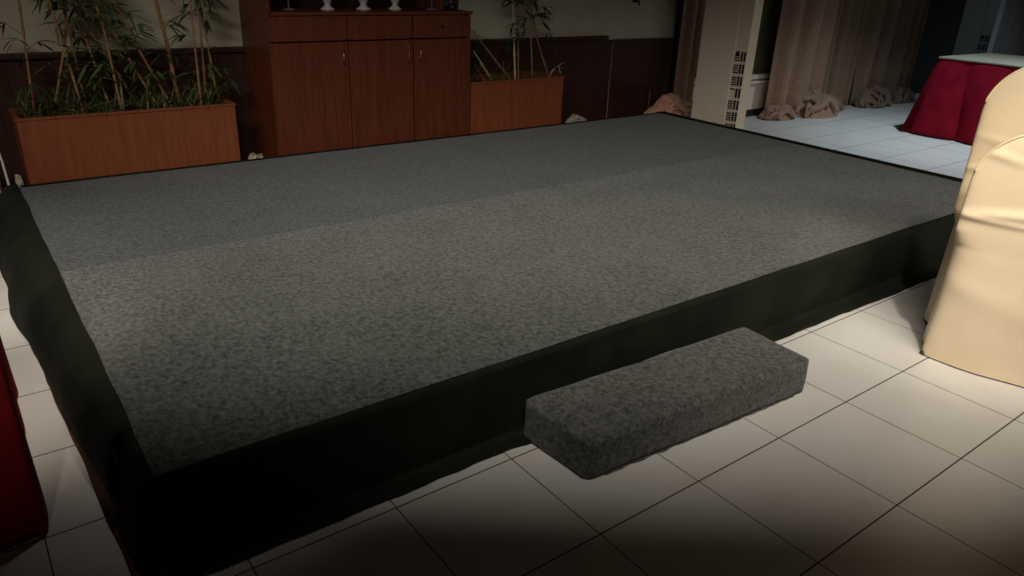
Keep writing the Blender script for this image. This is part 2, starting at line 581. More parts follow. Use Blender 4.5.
def under(u, v):  # thin brown sheet on the floor, reaching out from the left stage edge
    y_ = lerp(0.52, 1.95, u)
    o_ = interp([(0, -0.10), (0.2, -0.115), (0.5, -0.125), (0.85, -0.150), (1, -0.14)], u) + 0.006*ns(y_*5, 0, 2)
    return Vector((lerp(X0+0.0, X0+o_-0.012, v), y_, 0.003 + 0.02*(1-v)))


o = off(sheet('brown_floor_sheet', under, 60, 8, MT['under'], st, 0.002, 1))
o['label'] = 'thin brown sheet lying under the raised black hem'


def right_cloth(u, v):
    y_ = lerp(Y0-0.01, Y1+0.02, u)
    P = [(0, (-0.075, H+0.006)), (0.25, (0.0, H+0.006)), (0.35, (0.018, H-0.01)), (0.9, (0.03, 0.015)), (1, (0.07, 0.005))]
    d, z_ = interp(P, v)
    if v > 0.35:
        d += 0.008*ns(y_*5, v*2, 3)
    else:
        d += 0.012*ns(y_*2.2, 0, 8)*(1-v*2.8)
    if 2.68 < y_ < 3.35 and d > 0.02:
        d = 0.02
    return Vector((X1 + d, y_, z_))


off(sheet('right_cloth', right_cloth, 150, 26, MT['black'], st, 0.003, -1))


def back_cloth(u, v):
    x_ = lerp(X0-0.01, X1+0.01, u)
    P = [(0, (-0.018, H+0.005)), (0.3, (0.0, H+0.006)), (0.42, (0.012, H-0.01)), (1, (0.02, 0.005))]
    d, z_ = interp(P, v)
    d += 0.004*ns(x_*4, v*2, 6)
    return Vector((x_, Y1 + d, z_))


off(sheet('back_cloth', back_cloth, 150, 14, MT['black'], st, 0.003, 1))

# ------------------------------------------------------------------ step
sx0, sx1 = 0.0, 1.035
stp = thing('stage_step', 'low rectangular step wrapped in charcoal carpet, pushed against the front of the stage', 'step', (0.125, 0.195, 0), math.radians(-3.3))


def step_mesh():
    bm = bmesh.new()
    L, D, h = 1.068, 0.32, 0.146
    nx, ny, nz = 60, 20, 10
    box(bm, 0, L, 0, D, 0.002, h)
    bmesh.ops.subdivide_edges(bm, edges=[e for e in bm.edges if abs((e.verts[0].co-e.verts[1].co).x) > 0.5], cuts=64, use_grid_fill=True)
    bmesh.ops.subdivide_edges(bm, edges=[e for e in bm.edges if abs((e.verts[0].co-e.verts[1].co).y) > 0.2], cuts=20, use_grid_fill=True)
    bmesh.ops.subdivide_edges(bm, edges=[e for e in bm.edges if abs((e.verts[0].co-e.verts[1].co).z) > 0.1], cuts=12, use_grid_fill=True)
    r = 0.015
    for v in bm.verts:
        p = v.co.copy()
        # round the vertical and top edges
        rr = r if p.x > 0.5 else 0.032
        q = Vector((min(max(p.x, rr), L-rr), min(max(p.y, rr), D-rr), min(p.z, h-r)))
        d = p - q
        if d.length > 1e-6 and (abs(d.x) > 1e-6) + (abs(d.y) > 1e-6) + (abs(d.z) > 1e-6) > 1:
            mx = max(abs(d.x)/rr, abs(d.y)/rr, abs(d.z)/r)
            dn = Vector((d.x/rr, d.y/rr, d.z/r))
            dn = dn.normalized()*mx
            p = q + Vector((dn.x*rr, dn.y*rr, dn.z*r))
        n_ = 0.004*ns(p.x*9, p.y*9, p.z*9) + 0.006*ns(p.x*3, p.y*3, p.z*3+4)
        p.y += n_*(-1 if p.y < D/2 else 1)*0.8
        p.x += 0.006*ns(p.y*6, p.z*9, 3)
        # bottom tucks under at the left corner, ragged bottom edge
        t = 1-p.z/h
        if p.x < 0.20:
            p.x -= (0.20-p.x)/0.2*(0.035*p.y/D + 0.006*t)
        p.z += 0.004*ns(p.x*4, p.y*4, 8) if p.z > 0.05 else 0
        if p.z < 0.01:
            p.z = 0.002 + 0.006*max(0, ns(p.x*14, p.y*5, 1))
        v.co = p
    return bm


fin('carpet_wrap', step_mesh(), MT['carpet_step'], stp, True)
boxobj('step_core', (0.06, 0.99, 0.03, 0.265, 0.0, 0.12), MT['ply'], stp)


def hem(u, v):                                     # ragged carpet edge lying on the floor
    x_ = lerp(0.07, 1.0, u)
    return Vector((x_, 0.004 - v*(0.010+0.006*ns(x_*20, 1, 2)), 0.003+0.001*ns(x_*9)))


sheet('carpet_edge', hem, 90, 3, MT['carpet_step'], stp, 0.002, 1)

# ------------------------------------------------------------------ planters


def planter(x0, x1, y0, y1, z1, label):
    t = thing('planter_box', label, 'planter', ((x0+x1)/2, (y0+y1)/2, 0), 0)
    hw, hd = (x1-x0)/2, (y1-y0)/2
    bm = bmesh.new()
    th = 0.018
    box(bm, -hw, hw, -hd, -hd+th, 0, z1-0.014, 0.001, 1)
    box(bm, -hw, hw, hd-th, hd, 0, z1-0.014, 0.001, 1)
    box(bm, -hw, -hw+th, -hd+th, hd-th, 0, z1-0.014, 0.001, 1)
    box(bm, hw-th, hw, -hd+th, hd-th, 0, z1-0.014, 0.001, 1)
    fin('box_panel', bm, MT['wood'], t)
    bm = bmesh.new()
    e = 0.006
    box(bm, -hw-e, hw+e, -hd-e, -hd+th+e, z1-0.014, z1, 0.002, 1)
    box(bm, -hw-e, hw+e, hd-th-e, hd+e, z1-0.014, z1, 0.002, 1)
    box(bm, -hw-e, -hw+th+e, -hd+th+e, hd-th-e, z1-0.014, z1, 0.002, 1)
    box(bm, hw-th-e, hw+e, -hd+th+e, hd-th-e, z1-0.014, z1, 0.002, 1)
    fin('rim', bm, MT['wood'], t)

    def f(u, v):
        x_, y_ = lerp(-hw+th, hw-th, u), lerp(-hd+th, hd-th, v)
        return Vector((x_, y_, z1-0.05 + 0.012*ns(x_*9, y_*9, 3)))
    sheet('soil', f, 50, 14, MT['soil'], t, 0.03, -1)
    return t


planter(-0.945, 0.205, 3.60, 3.96, 0.618, 'long reddish-brown wooden planter box left of the cabinet')
planter(1.962, 2.862, 3.60, 3.96, 0.645, 'shorter reddish-brown wooden planter box right of the cabinet')


def leaf(bm, p, d, L, w, droop=0.5):
    d = d.normalized()
    side = d.cross(Vector((0, 0, 1)))
    if side.length < 0.1:
        side = Vector((1, 0, 0))
    side = (side.normalized() + Vector((0, 0, random.uniform(-0.5, 0.5)))).normalized()
    n = 5
    prev = None
    pos = p.copy()
    for i in range(n+1):
        t = i/n
        ww = w*math.sin(PI*min(1, 0.12+t*0.88))**0.8*(1 if t < 1 else 0.05)
        a = bm.verts.new(pos + side*ww)
        c = bm.verts.new(pos + Vector((0, 0, -ww*0.25)))
        b = bm.verts.new(pos - side*ww)
        if prev:
            bm.faces.new((prev[0], a, c, prev[1]))
            bm.faces.new((prev[1], c, b, prev[2]))
        prev = (a, c, b)
        d = (d + Vector((0, 0, -droop/n))).normalized()
        pos = pos + d*(L/n)


def stalk(pts, label, cane, leafm, dens, rad=0.008, y=3.8, ytop=None, group=None, zl=(0.7, 1.35), seed=0, extend=True):
    random.seed(seed)
    P = [Vector((p[0], y, p[1])) for p in pts]
    if extend:
        d = (P[-1]-P[-2]).normalized()
        P.append(P[-1] + d*0.25 + Vector((0, 0, 0.02)))
        P.append(P[-1] + d*0.25 + Vector((0, 0, 0.06)))
    P[0] = P[0] + (P[0]-P[1]).normalized()*(P[0].z-0.56)/max(0.2, abs((P[0]-P[1]).normalized().z))
    base = P[0].copy()
    t = thing('bamboo_stalk', label, 'bamboo', base, 0, group)
    # resample
    R_ = []
    for a, b in zip(P, P[1:]):
        k = max(2, int((b-a).length/0.02))
        for i in range(k):
            R_.append(a.lerp(b, i/k))
    R_.append(P[-1])
    rr = []
    s = 0
    for i, p in enumerate(R_):
        tt = i/(len(R_)-1)
        r = rad*(1-0.35*tt)
        if i % 6 == 0:
            r *= 1.3
        rr.append(r)
    bm = bmesh.new()
    tube(bm, [p-base for p in R_], rr, 8)
    fin('cane', bm, cane, t, True)
    bm = bmesh.new()
    for k in range(int(dens*2.6)):
        i = random.randrange(int(len(R_)*0.08), len(R_))
        p = R_[i]
        if not (zl[0] < p.z < zl[1]):
            continue
        an = random.uniform(0, 2*PI)
        tw = Vector((math.cos(an), 0.6*math.sin(an)-0.15, random.uniform(0.1, 0.9))).normalized()
        q = p + tw*random.uniform(0.03, 0.10)
        tube(bm, [p-base, q-base], [0.0018, 0.001], 4)
        for j in range(random.randint(3, 6)):
            a2 = an + random.uniform(-1.0, 1.0)
            dd = Vector((math.cos(a2), 0.7*math.sin(a2), random.uniform(-0.5, 0.45)))
            leaf(bm, q-base, dd, random.uniform(0.07, 0.16), random.uniform(0.005, 0.010), random.uniform(0.3, 1.2))
    if dens:
        fin('leaves', bm, leafm, t)
    return t


GL = 'bamboo stalks in the long planter'
left_canes = [
    ([(-0.84, .61), (-.80, 1.2)], 'slim brown bamboo stalk at the far left end of the long planter', 7),
    ([(-.72, .66), (-.62, .97), (-.57, 1.2)], 'bamboo stalk leaning right, second from the left end of the long planter', 9),
    ([(-.61, .61), (-.64, .95), (-.67, 1.2)], 'bamboo stalk leaning left, third from the left end of the long planter', 9),
    ([(-.575, .61), (-.585, .94), (-.60, 1.2)], 'bamboo stalk touching its left neighbour at the foot, fourth in the long planter', 9),
    ([(-.46, .64), (-.52, 1.02), (-.55, 1.2)], 'bamboo stalk with low green leaves, fifth from the left in the long planter', 12),
    ([(-.41, .60), (-.43, 1.06), (-.45, 1.2)], 'nearly upright bamboo stalk, sixth from the left in the long planter', 12),
    ([(-.29, .60), (-.41, .87), (-.51, 1.1)], 'strongly leaning thin bamboo stalk in the middle of the long planter', 10),
    ([(-.21, .62), (-.31, .86), (-.42, 1.15)], 'leaning thin bamboo stalk just right of the middle of the long planter', 10),
    ([(-.13, .61), (-.26, .93), (-.34, 1.17)], 'long leaning bamboo stalk, fifth from the right end of the long planter', 9),
    ([(-.06, .63), (-.08, .94), (-.11, 1.2)], 'thickest bamboo stalk of the long planter, right of the leaning ones', 6),
    ([(.04, .68), (.05, 1.2)], 'thin upright bamboo stalk, third from the right end of the long planter', 8),
    ([(.09, .62), (.105, .95), (.12, 1.2)], 'bamboo stalk among leaves, second from the right end of the long planter', 10),
    ([(.17, .60), (.15, .93), (.13, 1.2)], 'rightmost bamboo stalk of the long planter, beside the cabinet', 8),
]
for i, (p, lab, d) in enumerate(left_canes):
    stalk(p, lab, MT['cane'], MT['leaf'] if i % 3 else MT['leafdark'], d, 0.012 if i == 9 else 0.0075, 3.78 + 0.07*math.sin(i*2.3), group=GL, seed=20+i, zl=(0.70, 1.4))
GR = 'bamboo stalks in the short planter'
right_canes = [
    ([(2.44, .63), (2.09, .99)], 'long bare bamboo stalk leaning left on to the cabinet corner', 3, 'cane', 0.008),
    ([(2.30, .63), (2.13, .84)], 'short pale cut bamboo stalk leaning towards the cabinet', 0, 'cane2', 0.008),
    ([(2.20, .62), (2.09, .76)], 'thin leaning stick nearest the cabinet in the short planter', 0, 'cane', 0.004),
    ([(2.245, .62), (2.12, .76)], 'thin leaning stick beside the pale cut stalk in the short planter', 0, 'cane', 0.004),
    ([(2.52, .62), (2.47, 1.21)], 'pale upright bamboo stalk in the middle of the short planter', 12, 'cane2', 0.009),
    ([(2.565, .62), (2.53, 1.21)], 'slim upright bamboo stalk right beside the pale middle one', 12, 'cane', 0.0065),
    ([(2.65, .63), (2.59, 1.21)], 'upright leafy bamboo stalk, second from the right in the short planter', 14, 'cane', 0.007),
    ([(2.82, .63), (2.69, .91), (2.61, 1.15)], 'rightmost bamboo stalk of the short planter, leaning left', 8, 'cane', 0.007),
]
for i, (p, lab, d, c, r) in enumerate(right_canes):
    stalk(p, lab, MT[c], MT['leafdark'], d, r, 3.78 + 0.05*math.sin(i*1.7), group=GR, seed=60+i, zl=(0.9, 1.45), extend=(i > 3))

# low grassy leaves at the foot of the stalks
random.seed(3)


def undergrowth(x0, x1, z, n, label, group=None):
    bm = bmesh.new()
    for k in range(n):
        p = Vector((random.uniform(x0+0.03, x1-0.03), random.uniform(3.66, 3.88), z))
        a = random.uniform(0, 2*PI)
        L = random.uniform(0.10, 0.26)
        leaf(bm, p, Vector((math.cos(a)*0.8, math.sin(a)*0.4-0.1, random.uniform(0.7, 1.6))), L, random.uniform(0.003, 0.007), random.uniform(0.5, 1.6))
    o = fin('planter_undergrowth', bm, MT['leaf'])
    tag(o, label, 'plant', None, 'stuff')
    return o


undergrowth(-0.93, 0.19, 0.575, 400, 'low grassy green leaves growing along the soil of the long planter')
undergrowth(2.0, 2.83, 0.60, 70, 'sparse low leaves on the soil of the short planter')
# horizontal twig with small leaves at the right of the short planter
bm = bmesh.new()
tube(bm, [(0, 0, 0), (0.03, -0.02, 0.09), (0.09, -0.03, 0.13)], [0.003, 0.0025, 0.0015], 6)
for k in range(7):
    leaf(bm, Vector((0.03+0.01*k, -0.02, 0.09+0.006*k)), Vector((math.cos(k*1.3), -0.3, math.sin(k*1.9)*0.5)), 0.08, 0.006, 0.4)
o = fin('leafy_twig', bm, MT['cane2'])
o.location = (2.79, 3.72, 0.59)
tag(o, 'small pale leafy twig sticking out at the right end of the short planter', 'twig')

# ------------------------------------------------------------------ cabinet
cb = thing('cabinet', 'dark cherry wood sideboard with three doors and an upper shelf niche, between the planters', 'cabinet', (1.2, 3.86, 0))


def cpart(name, x0, x1, y0, y1, z0, z1, mat='cabwood', bev=0.002, parent=None):
    o = boxobj(name, (x0-1.2, x1-1.2, y0-3.86, y1-3.86, z0, z1), MT[mat], parent or cb, bev)
    return o


bm = bmesh.new()
cxy = lambda a, b, c, d, e, f: box(bm, a-1.2, b-1.2, c-3.86, d-3.86, e, f, 0.001, 1)
cxy(0.455, 0.475, 3.612, 4.11, 0.0, 1.146)
cxy(1.925, 1.945, 3.612, 4.11, 0.0, 1.125)
cxy(0.475, 1.925, 4.09, 4.11, 0.0, 1.125)
cxy(0.475, 1.925, 3.63, 4.09, 0.06, 0.08)
cxy(0.475, 1.925, 3.63, 4.09, 0.955, 0.972)
cxy(0.475, 1.925, 3.65, 3.67, 0.0, 0.06)
fin('carcass', bm, MT['cabwood'], cb)
cpart('top_board', 0.478, 1.958, 3.59, 4.11, 1.125, 1.146)
for i, (a, b, hx) in enumerate(((0.457, 0.975, 0.935), (0.982, 1.462, 1.425), (1.472, 1.943, 1.515))):
    dr = cpart('door', a, b, 3.596, 3.612, 0.075, 0.962)
    bm = bmesh.new()
    tube(bm, [(hx-1.2, 3.597-3.86, 0.925), (hx-1.2, 3.578-3.86, 0.918), (hx-1.2, 3.574-3.86, 0.87), (hx-1.2, 3.578-3.86, 0.822), (hx-1.2, 3.597-3.86, 0.815)], 0.0045, 8)
    fin('handle', bm, MT['steel'], dr, True)
    df = cpart('drawer_front', a, b, 3.598, 3.612, 0.974, 1.120)
    bm = bmesh.new()
    box(bm, a-1.2+0.03, b-1.2-0.03, 3.594-3.86, 3.599-3.86, 0.972, 0.978)
    fin('drawer_pull_lip', bm, MT['cabwood'], df)
bm = bmesh.new()
tube(bm, [(1.70-1.2, 3.585-3.86, 1.045), (1.70-1.2, 3.599-3.86, 1.045)], [0.012, 0.008], 12)
fin('knob', bm, MT['dark'], df, True)
# upper shelf unit of the cabinet: side walls, back, top
up_ = cpart('shelf_side', 0.455, 0.478, 3.60, 4.10, 1.146, 1.75)
cpart('shelf_side', 1.76, 1.79, 3.72, 4.10, 1.146, 1.75)
cpart('shelf_back', 0.487, 1.76, 4.085, 4.10, 1.146, 1.75, 'panel')
cpart('shelf_top', 0.455, 1.79, 3.70, 4.10, 1.75, 1.78)


def vase(x, y, prof, mat, label, group=None, name='vase'):
    bm = bmesh.new()
    lathe(bm, prof, 28)
    o = fin(name, bm, MT[mat], None, True)
    o.location = (x, y, 1.1465)
    tag(o, label, name.replace('_', ' '), group)
    return o


PV = [(0.0, 0.0), (0.046, 0.0), (0.046, 0.008), (0.026, 0.02), (0.018, 0.035), (0.028, 0.055), (0.055, 0.10), (0.06, 0.15), (0.045, 0.20), (0.024, 0.235), (0.022, 0.25), (0.030, 0.27), (0.026, 0.27), (0.0, 0.25)]
vase(0.93, 3.78, PV, 'ceramic', 'pale vase with a flared foot on the cabinet top, left one of three')
vase(1.19, 3.78, [(r*1.08, z) for r, z in PV], 'ceramic', 'pale vase with a flared foot on the cabinet top, middle one of three')
vase(1.43, 3.78, PV, 'ceramic', 'pale vase with a flared foot on the cabinet top, right one of three')
PG = [(0.0, 0.0), (0.045, 0.0), (0.042, 0.005), (0.006, 0.012), (0.005, 0.09), (0.03, 0.12), (0.04, 0.16), (0.034, 0.21), (0.032, 0.21), (0.038, 0.16), (0.0, 0.115)]
vase(0.67, 3.79, PG, 'clear', 'stemmed glass on the cabinet top, left of the vases', 'glasses on the cabinet', 'stem_glass')
vase(1.72, 3.77, PG, 'clear', 'stemmed glass on the cabinet top, right of the vases', 'glasses on the cabinet', 'stem_glass')


def blob(name, c, r, mat, label, cat, amp=0.25, fr=2.0, seed=0, sub=4, flat=0.0):
    bm = bmesh.new()
    bmesh.ops.create_icosphere(bm, subdivisions=sub, radius=1)
    for v in bm.verts:
        n_ = v.co.normalized()
        k = 1 + amp*ns(n_.x*fr+seed, n_.y*fr, n_.z*fr) + amp*0.5*abs(ns(n_.x*fr*3+seed, n_.y*fr*3, n_.z*fr*3))
        v.co = Vector((n_.x*r[0]*k, n_.y*r[1]*k, max(n_.z*r[2]*k, -r[2]*flat if flat else -9)))
    o = fin(name, bm, MT[mat], None, True)
    o.location = c
    tag(o, label, cat)
    return o


blob('plastic_bag', (1.875, 3.84, 1.147+0.035), (0.085, 0.12, 0.07), 'bag', 'black slumped bag on the right end of the cabinet top', 'bag', 0.35, 2, 3, 4, 0.5)

# ------------------------------------------------------------------ crumpled heaps


def heap(name, x0, x1, y0, y1, z0, h, mat, label=None, cat=None, seed=0, parent=None, nu=70, nv=40, fold=9, skew=0.0):
    def f(u, v):
        e = (math.sin(PI*u)**0.45)*(math.sin(PI*v)**0.5)
        x_, y_ = lerp(x0, x1, u), lerp(y0, y1, v)
        w_ = abs(math.sin(fold*u + 3.5*ns(u*3, v*3, seed) + v*4))*0.45 + 0.55
        r_ = 1-abs(ns(u*5+seed, v*7, 1))*1.3
        zz = h*e*(0.35 + 0.65*w_)*r_*(1 + skew*(u-0.5))
        j = 0.03*(x1-x0)
        return Vector((x_ + j*ns(u*8, v*8, seed+2), y_ + j*ns(u*8, v*8, seed+5)*0.6, z0 + max(0.0, zz)))
    o = sheet(name, f, nu, nv, MT[mat], parent, 0.006, 1)
    if label:
        tag(o, label, cat)
    return o


def pile(name, x0, x1, y0, y1, z0, h, mat, n, r, label=None, cat=None, seed=0, parent=None):
    """loosely gathered cloth: a low dome with crumpled folds winding over it, one mesh"""
    random.seed(seed)
    bm = bmesh.new()
    cx_, cy_, rx, ry = (x0+x1)/2, (y0+y1)/2, (x1-x0)/2, (y1-y0)/2

    def dome(a, b):
        q = min(1.0, a*a + b*b)
        return h*(1-q**1.5)*(0.75 + 0.35*ns(a*2+seed, b*2, 3))
    nu, nv = 40, 10
    rings = []
    for j in range(nv+1):
        k = j/nv
        ring_ = []
        for i in range(nu):
            t = 2*PI*i/nu
            a, b = k*math.cos(t), k*math.sin(t)
            ring_.append(bm.verts.new((cx_+rx*a*0.92, cy_+ry*b*0.92, z0 + max(0.0, dome(a, b)-r))))
        rings.append(ring_)
    for j in range(nv):
        for i in range(nu):
            bm.faces.new((rings[j][i], rings[j][(i+1) % nu], rings[j+1][(i+1) % nu], rings[j+1][i]))
    for q in range(n):
        t0 = random.uniform(0, 2*PI)
        L = random.uniform(0.9, 1.9)
        ca, cb = random.uniform(-0.75, 0.75), random.uniform(-0.75, 0.75)
        dr = random.uniform(-0.3, 0.3)
        pts, rr = [], []
        m = 18
        for i in range(m+1):
            s_ = (i/m-0.5)*L
            a = ca + s_*math.cos(dr) + 0.16*math.sin(s_*6+t0)
            b = cb*0.9 + s_*math.sin(dr) + 0.25*math.sin(s_*5+t0*2)
            g = math.hypot(a, b)
            if g > 0.98:
                a, b = a/g*0.98, b/g*0.98
            pts.append((cx_+rx*a, cy_+ry*b, z0 + max(r*0.7, dome(a, b) + r*(0.3+0.6*math.sin(s_*9+q)))))
            rr.append(r*(0.25+0.75*math.sin(PI*i/m))*(0.9+0.7*ns(i*0.35, q*3.3, seed)))
        tube(bm, pts, rr, 8)
    o = fin(name, bm, MT[mat], parent, True)
    if label:
        tag(o, label, cat)
    return o


pile('cloth_scrap', -1.03, -0.955, 3.585, 3.72, 0.0, 0.345, 'debris', 12, 0.010, 'pale crumpled scrap left of the long planter, behind the stage corner', 'scrap', 2)
pile('cloth_scrap', 0.225, 0.43, 3.60, 3.75, 0.0, 0.31, 'debris', 16, 0.009, 'pale crumpled scrap in the gap between long planter and cabinet', 'scrap', 6)
pile('cloth_scrap', 2.895, 3.34, 3.59, 3.80, 0.0, 0.335, 'debris', 16, 0.012, 'low pale crumpled scrap behind the stage, right of the short planter', 'scrap', 9)

# white board and flex at the far left behind the stage
wb = thing('white_board', 'white board standing at the left edge behind the stage corner', 'board', (-1.17, 3.66, 0))
boxobj('face', (-0.12, 0.085, -0.02, 0.02, 0.0, 0.50), MT['white'], wb, 0.004)
boxobj('edge_strip', (0.088, 0.096, -0.026, 0.022, 0.0, 0.50), MT['panel'], wb, 0.001)
bm = bmesh.new()
tube(bm, [(-0.02, 0, 0.0), (-0.005, 0, 0.2), (-0.012, 0, 0.40), (-0.02, 0, 0.47), (-0.06, 0, 0.485), (-0.10, 0, 0.48)], 0.007, 8)
o = fin('white_cable', bm, MT['white'], None, True)
o.location = (-1.035, 3.60, 0.0)
tag(o, 'thick white cable bent over beside the white board, behind the stage corner', 'cable')

# ------------------------------------------------------------------ curtains


def curtain(label, path, z0, z1, amp, freq, mat, seed, group=None, narrow=None, hemh=None):
    """path: list of (x, y) along the hanging line; folds run vertically"""
    P = [Vector((a, b)) for a, b in path]
    t = thing('curtain', label, 'curtain', (P[0].x, P[0].y, 0), 0, group)
    L = [0]
    for a, b in zip(P, P[1:]):
        L.append(L[-1] + (b-a).length)
    tot = L[-1]

    def f(u, v):
        s = u*tot
        for i in range(len(P)-1):
            if s <= L[i+1] + 1e-9:
                k = (s-L[i])/(L[i+1]-L[i])
                p = P[i].lerp(P[i+1], k)
                d = (P[i+1]-P[i]).normalized()
                break
        n_ = Vector((-d.y, d.x))
        z_ = lerp(z1, z0, v)
        ph = 2*PI*freq*s + 2.2*ns(s*1.7, z_*0.35, seed)
        a_ = amp*(0.75 + 0.5*ns(s*2.3, z_*0.6, seed+3))
        q = p + n_*(a_*math.sin(ph) + 0.25*a_*math.sin(2.3*ph+1)) + d*(0.35*a_*math.cos(ph))
        # lean and gather
        if narrow:
            c, amt, zc = narrow
            g = amt*math.exp(-((z_-zc)/0.5)**2)
            cp = P[0].lerp(P[-1], c)
            q = q.lerp(cp, g)
        return Vector((q.x-P[0].x, q.y-P[0].y, z_))
    sheet('drape', f, int(max(60, tot*110)), 40, MT[mat], t, 0.004, 0)
    return t


c0 = curtain('dusty pink curtain hanging in the corner left of the cream pillar', [(4.60, 3.94), (4.88, 3.94)], 0.05, 2.6, 0.035, 6, 'curtain', 1)
pile('pooled_hem', -0.62, 0.26, -0.36, 0.02, 0.0, 0.41, 'pink', 40, 0.026, None, None, 4, c0)['label'] = 'bunched pink-tan end of the curtain piled on the floor'
c1 = curtain('wide dusty pink curtain right of the window pane, pooled on the floor', [(6.03, 3.84), (6.62, 3.80), (7.06, 3.86)], 0.02, 2.6, 0.085, 3.1, 'curtain', 5)
pile('pooled_hem', -0.1, 0.42, -0.22, 0.08, 0.0, 0.13, 'curtain', 16, 0.028, None, None, 8, c1)
pile('pooled_hem', 0.38, 1.14, -0.36, 0.08, 0.0, 0.26, 'curtain', 26, 0.034, None, None, 11, c1)
c2 = curtain('brown taupe curtain with narrow folds in the middle of the window wall', [(7.02, 3.92), (7.45, 3.90), (7.86, 3.92)], 0.02, 2.6, 0.055, 5.0, 'curtain2', 9)
pile('pooled_hem', -0.1, 0.45, -0.26, 0.06, 0.0, 0.16, 'curtain2', 18, 0.03, None, None, 14, c2)
c3 = curtain('taupe curtain beside the dark gap, its hem bunched behind the red table', [(7.78, 3.84), (8.6, 3.82), (9.25, 3.88)], 0.02, 2.6, 0.085, 3.6, 'curtain2', 13)
pile('pooled_hem', 0, 0.65, -0.26, 0.06, 0.0, 0.24, 'curtain2', 20, 0.032, None, None, 17, c3)
pile('pooled_hem', 0.72, 1.3, -0.22, 0.06, 0.0, 0.18, 'curtain2', 18, 0.032, None, None, 19, c3)
c4 = curtain('greyish gathered curtain behind the red table at the right', [(11.2, 3.84), (12.2, 3.84), (13.2, 3.84)], 0.02, 2.6, 0.05, 5.5, 'sheer', 21)

# dark wall bracket and drooping dark fronds at the top of the back wall
bk = thing('wall_bracket', 'small dark fitting on the cream wall above the wainscot', 'bracket', (4.15, 4.15, 1.16))
bm = bmesh.new(); box(bm, -0.025, 0.025, -0.03, 0, 0.02, 0.12, 0.004, 2); fin('plate', bm, MT['dark'], bk)
bm = bmesh.new(); tube(bm, [(0, -0.02, 0.04), (0, -0.06, 0.03), (0, -0.07, 0.0)], 0.008, 8); fin('hook', bm, MT['dark'], bk, True)
fr = thing('hanging_foliage', 'dark drooping foliage high on the wall beside the corner curtain', 'plant', (4.62, 4.0, 1.45))
bm = bmesh.new()
random.seed(11)
tube(bm, [(0.1, 0, 1.0), (0.06, 0, 0.4), (0, 0, 0.0)], 0.006, 6)
fin('stem', bm, MT['cane'], fr)
bm = bmesh.new()
for k in range(60):
    a = random.uniform(0, 2*PI)
    leaf(bm, Vector((random.uniform(-0.06, 0.06), random.uniform(-0.04, 0.04), random.uniform(-0.12, 0.3))), Vector((math.cos(a), 0.3*math.sin(a), -0.3)), random.uniform(0.10, 0.20), 0.010, 1.3)
fin('leaves', bm, MT['leafdark'], fr)

# ------------------------------------------------------------------ far red table
tb = thing('skirted_table', 'banquet table with crimson skirt and ivory topper in the far right background', 'table', (7.4, 2.0, 0))


def loop_pt(u, x0, x1, y0, y1):
    per = [(x0, y1), (x0, y0), (x1, y0), (x1, y1), (x0, y1)]
    L = [0]
    for a, b in zip(per, per[1:]):
        L.append(L[-1] + math.hypot(b[0]-a[0], b[1]-a[1]))
    s = u*L[-1]
    for i in range(4):
        if s <= L[i+1]+1e-9:
            k = (s-L[i])/(L[i+1]-L[i])
            a, b = per[i], per[i+1]
            nx, ny = (b[1]-a[1])/(L[i+1]-L[i]), -(b[0]-a[0])/(L[i+1]-L[i])
            return Vector((lerp(a[0], b[0], k), lerp(a[1], b[1], k))), Vector((nx, ny)), s, L


def skirt_fn(x0, x1, y0, y1, zt, zb, flare, amp, freq, seed):
    cx_, cy_ = (x0+x1)/2, (y0+y1)/2

    def f(u, v):
        p, n_, s, L = loop_pt(u % 1.0, x0, x1, y0, y1)
        # corner smoothing of the normal
        rad = Vector((p.x-cx_, p.y-cy_)).normalized()
        dc = min(abs(s-l) for l in L)
        k = math.exp(-(dc/0.12)**2)
        n2 = (-n_ if n_.dot(rad) < 0 else n_)
        n2 = (n2*(1-k) + rad*k*1.3)
        w_ = abs(math.sin(PI*freq*s + 1.6*ns(s*1.5, v*0.6, seed)))**0.6*2 - 1.3
        a_ = amp*(0.06+0.94*v**0.8)
        o_ = flare*v*(1 + 0.6*k) + a_*w_*(0.7+0.6*ns(s*2, 0, seed+2))
        return Vector((p.x + n2.x*o_, p.y + n2.y*o_, lerp(zt, zb, v)))
    return f


TX0, TX1, TY0, TY1 = -0.55, 0.55, -1.25, 0.50
sheet('skirt', skirt_fn(TX0, TX1, TY0, TY1, 0.765, 0.015, 0.08, 0.075, 2.9, 5), 400, 24, MT['red'], tb, 0.003, 0, True)
boxobj('topper', (TX0-0.012, TX1+0.012, TY0-0.012, TY1+0.012, 0.758, 0.776), MT['top'], tb, 0.006)
boxobj('table_frame', (TX0+0.05, TX1-0.05, TY0+0.05, TY1-0.05, 0.0, 0.75), MT['dark'], tb)

# ------------------------------------------------------------------ near-left red table
tl = thing('draped_table', 'table under a dark crimson cloth at the left edge, beside the stage corner', 'table', (-1.95, 1.15, 0))
AX0, AX1, AY0, AY1 = -0.7, 0.690, -0.30, 0.55
sheet('tablecloth', skirt_fn(AX0, AX1, AY0, AY1, 0.755, 0.012, 0.008, 0.020, 3.1, 15), 420, 30, MT['redl'], tl, 0.003, 0, True)
boxobj('cloth_top', (AX0-0.004, AX1+0.004, AY0-0.004, AY1+0.004, 0.748, 0.758), MT['redl'], tl, 0.004)
boxobj('table_frame', (AX0+0.05, AX1-0.05, AY0+0.05, AY1-0.05, 0.0, 0.745), MT['dark'], tl)

# ------------------------------------------------------------------ covered chairs


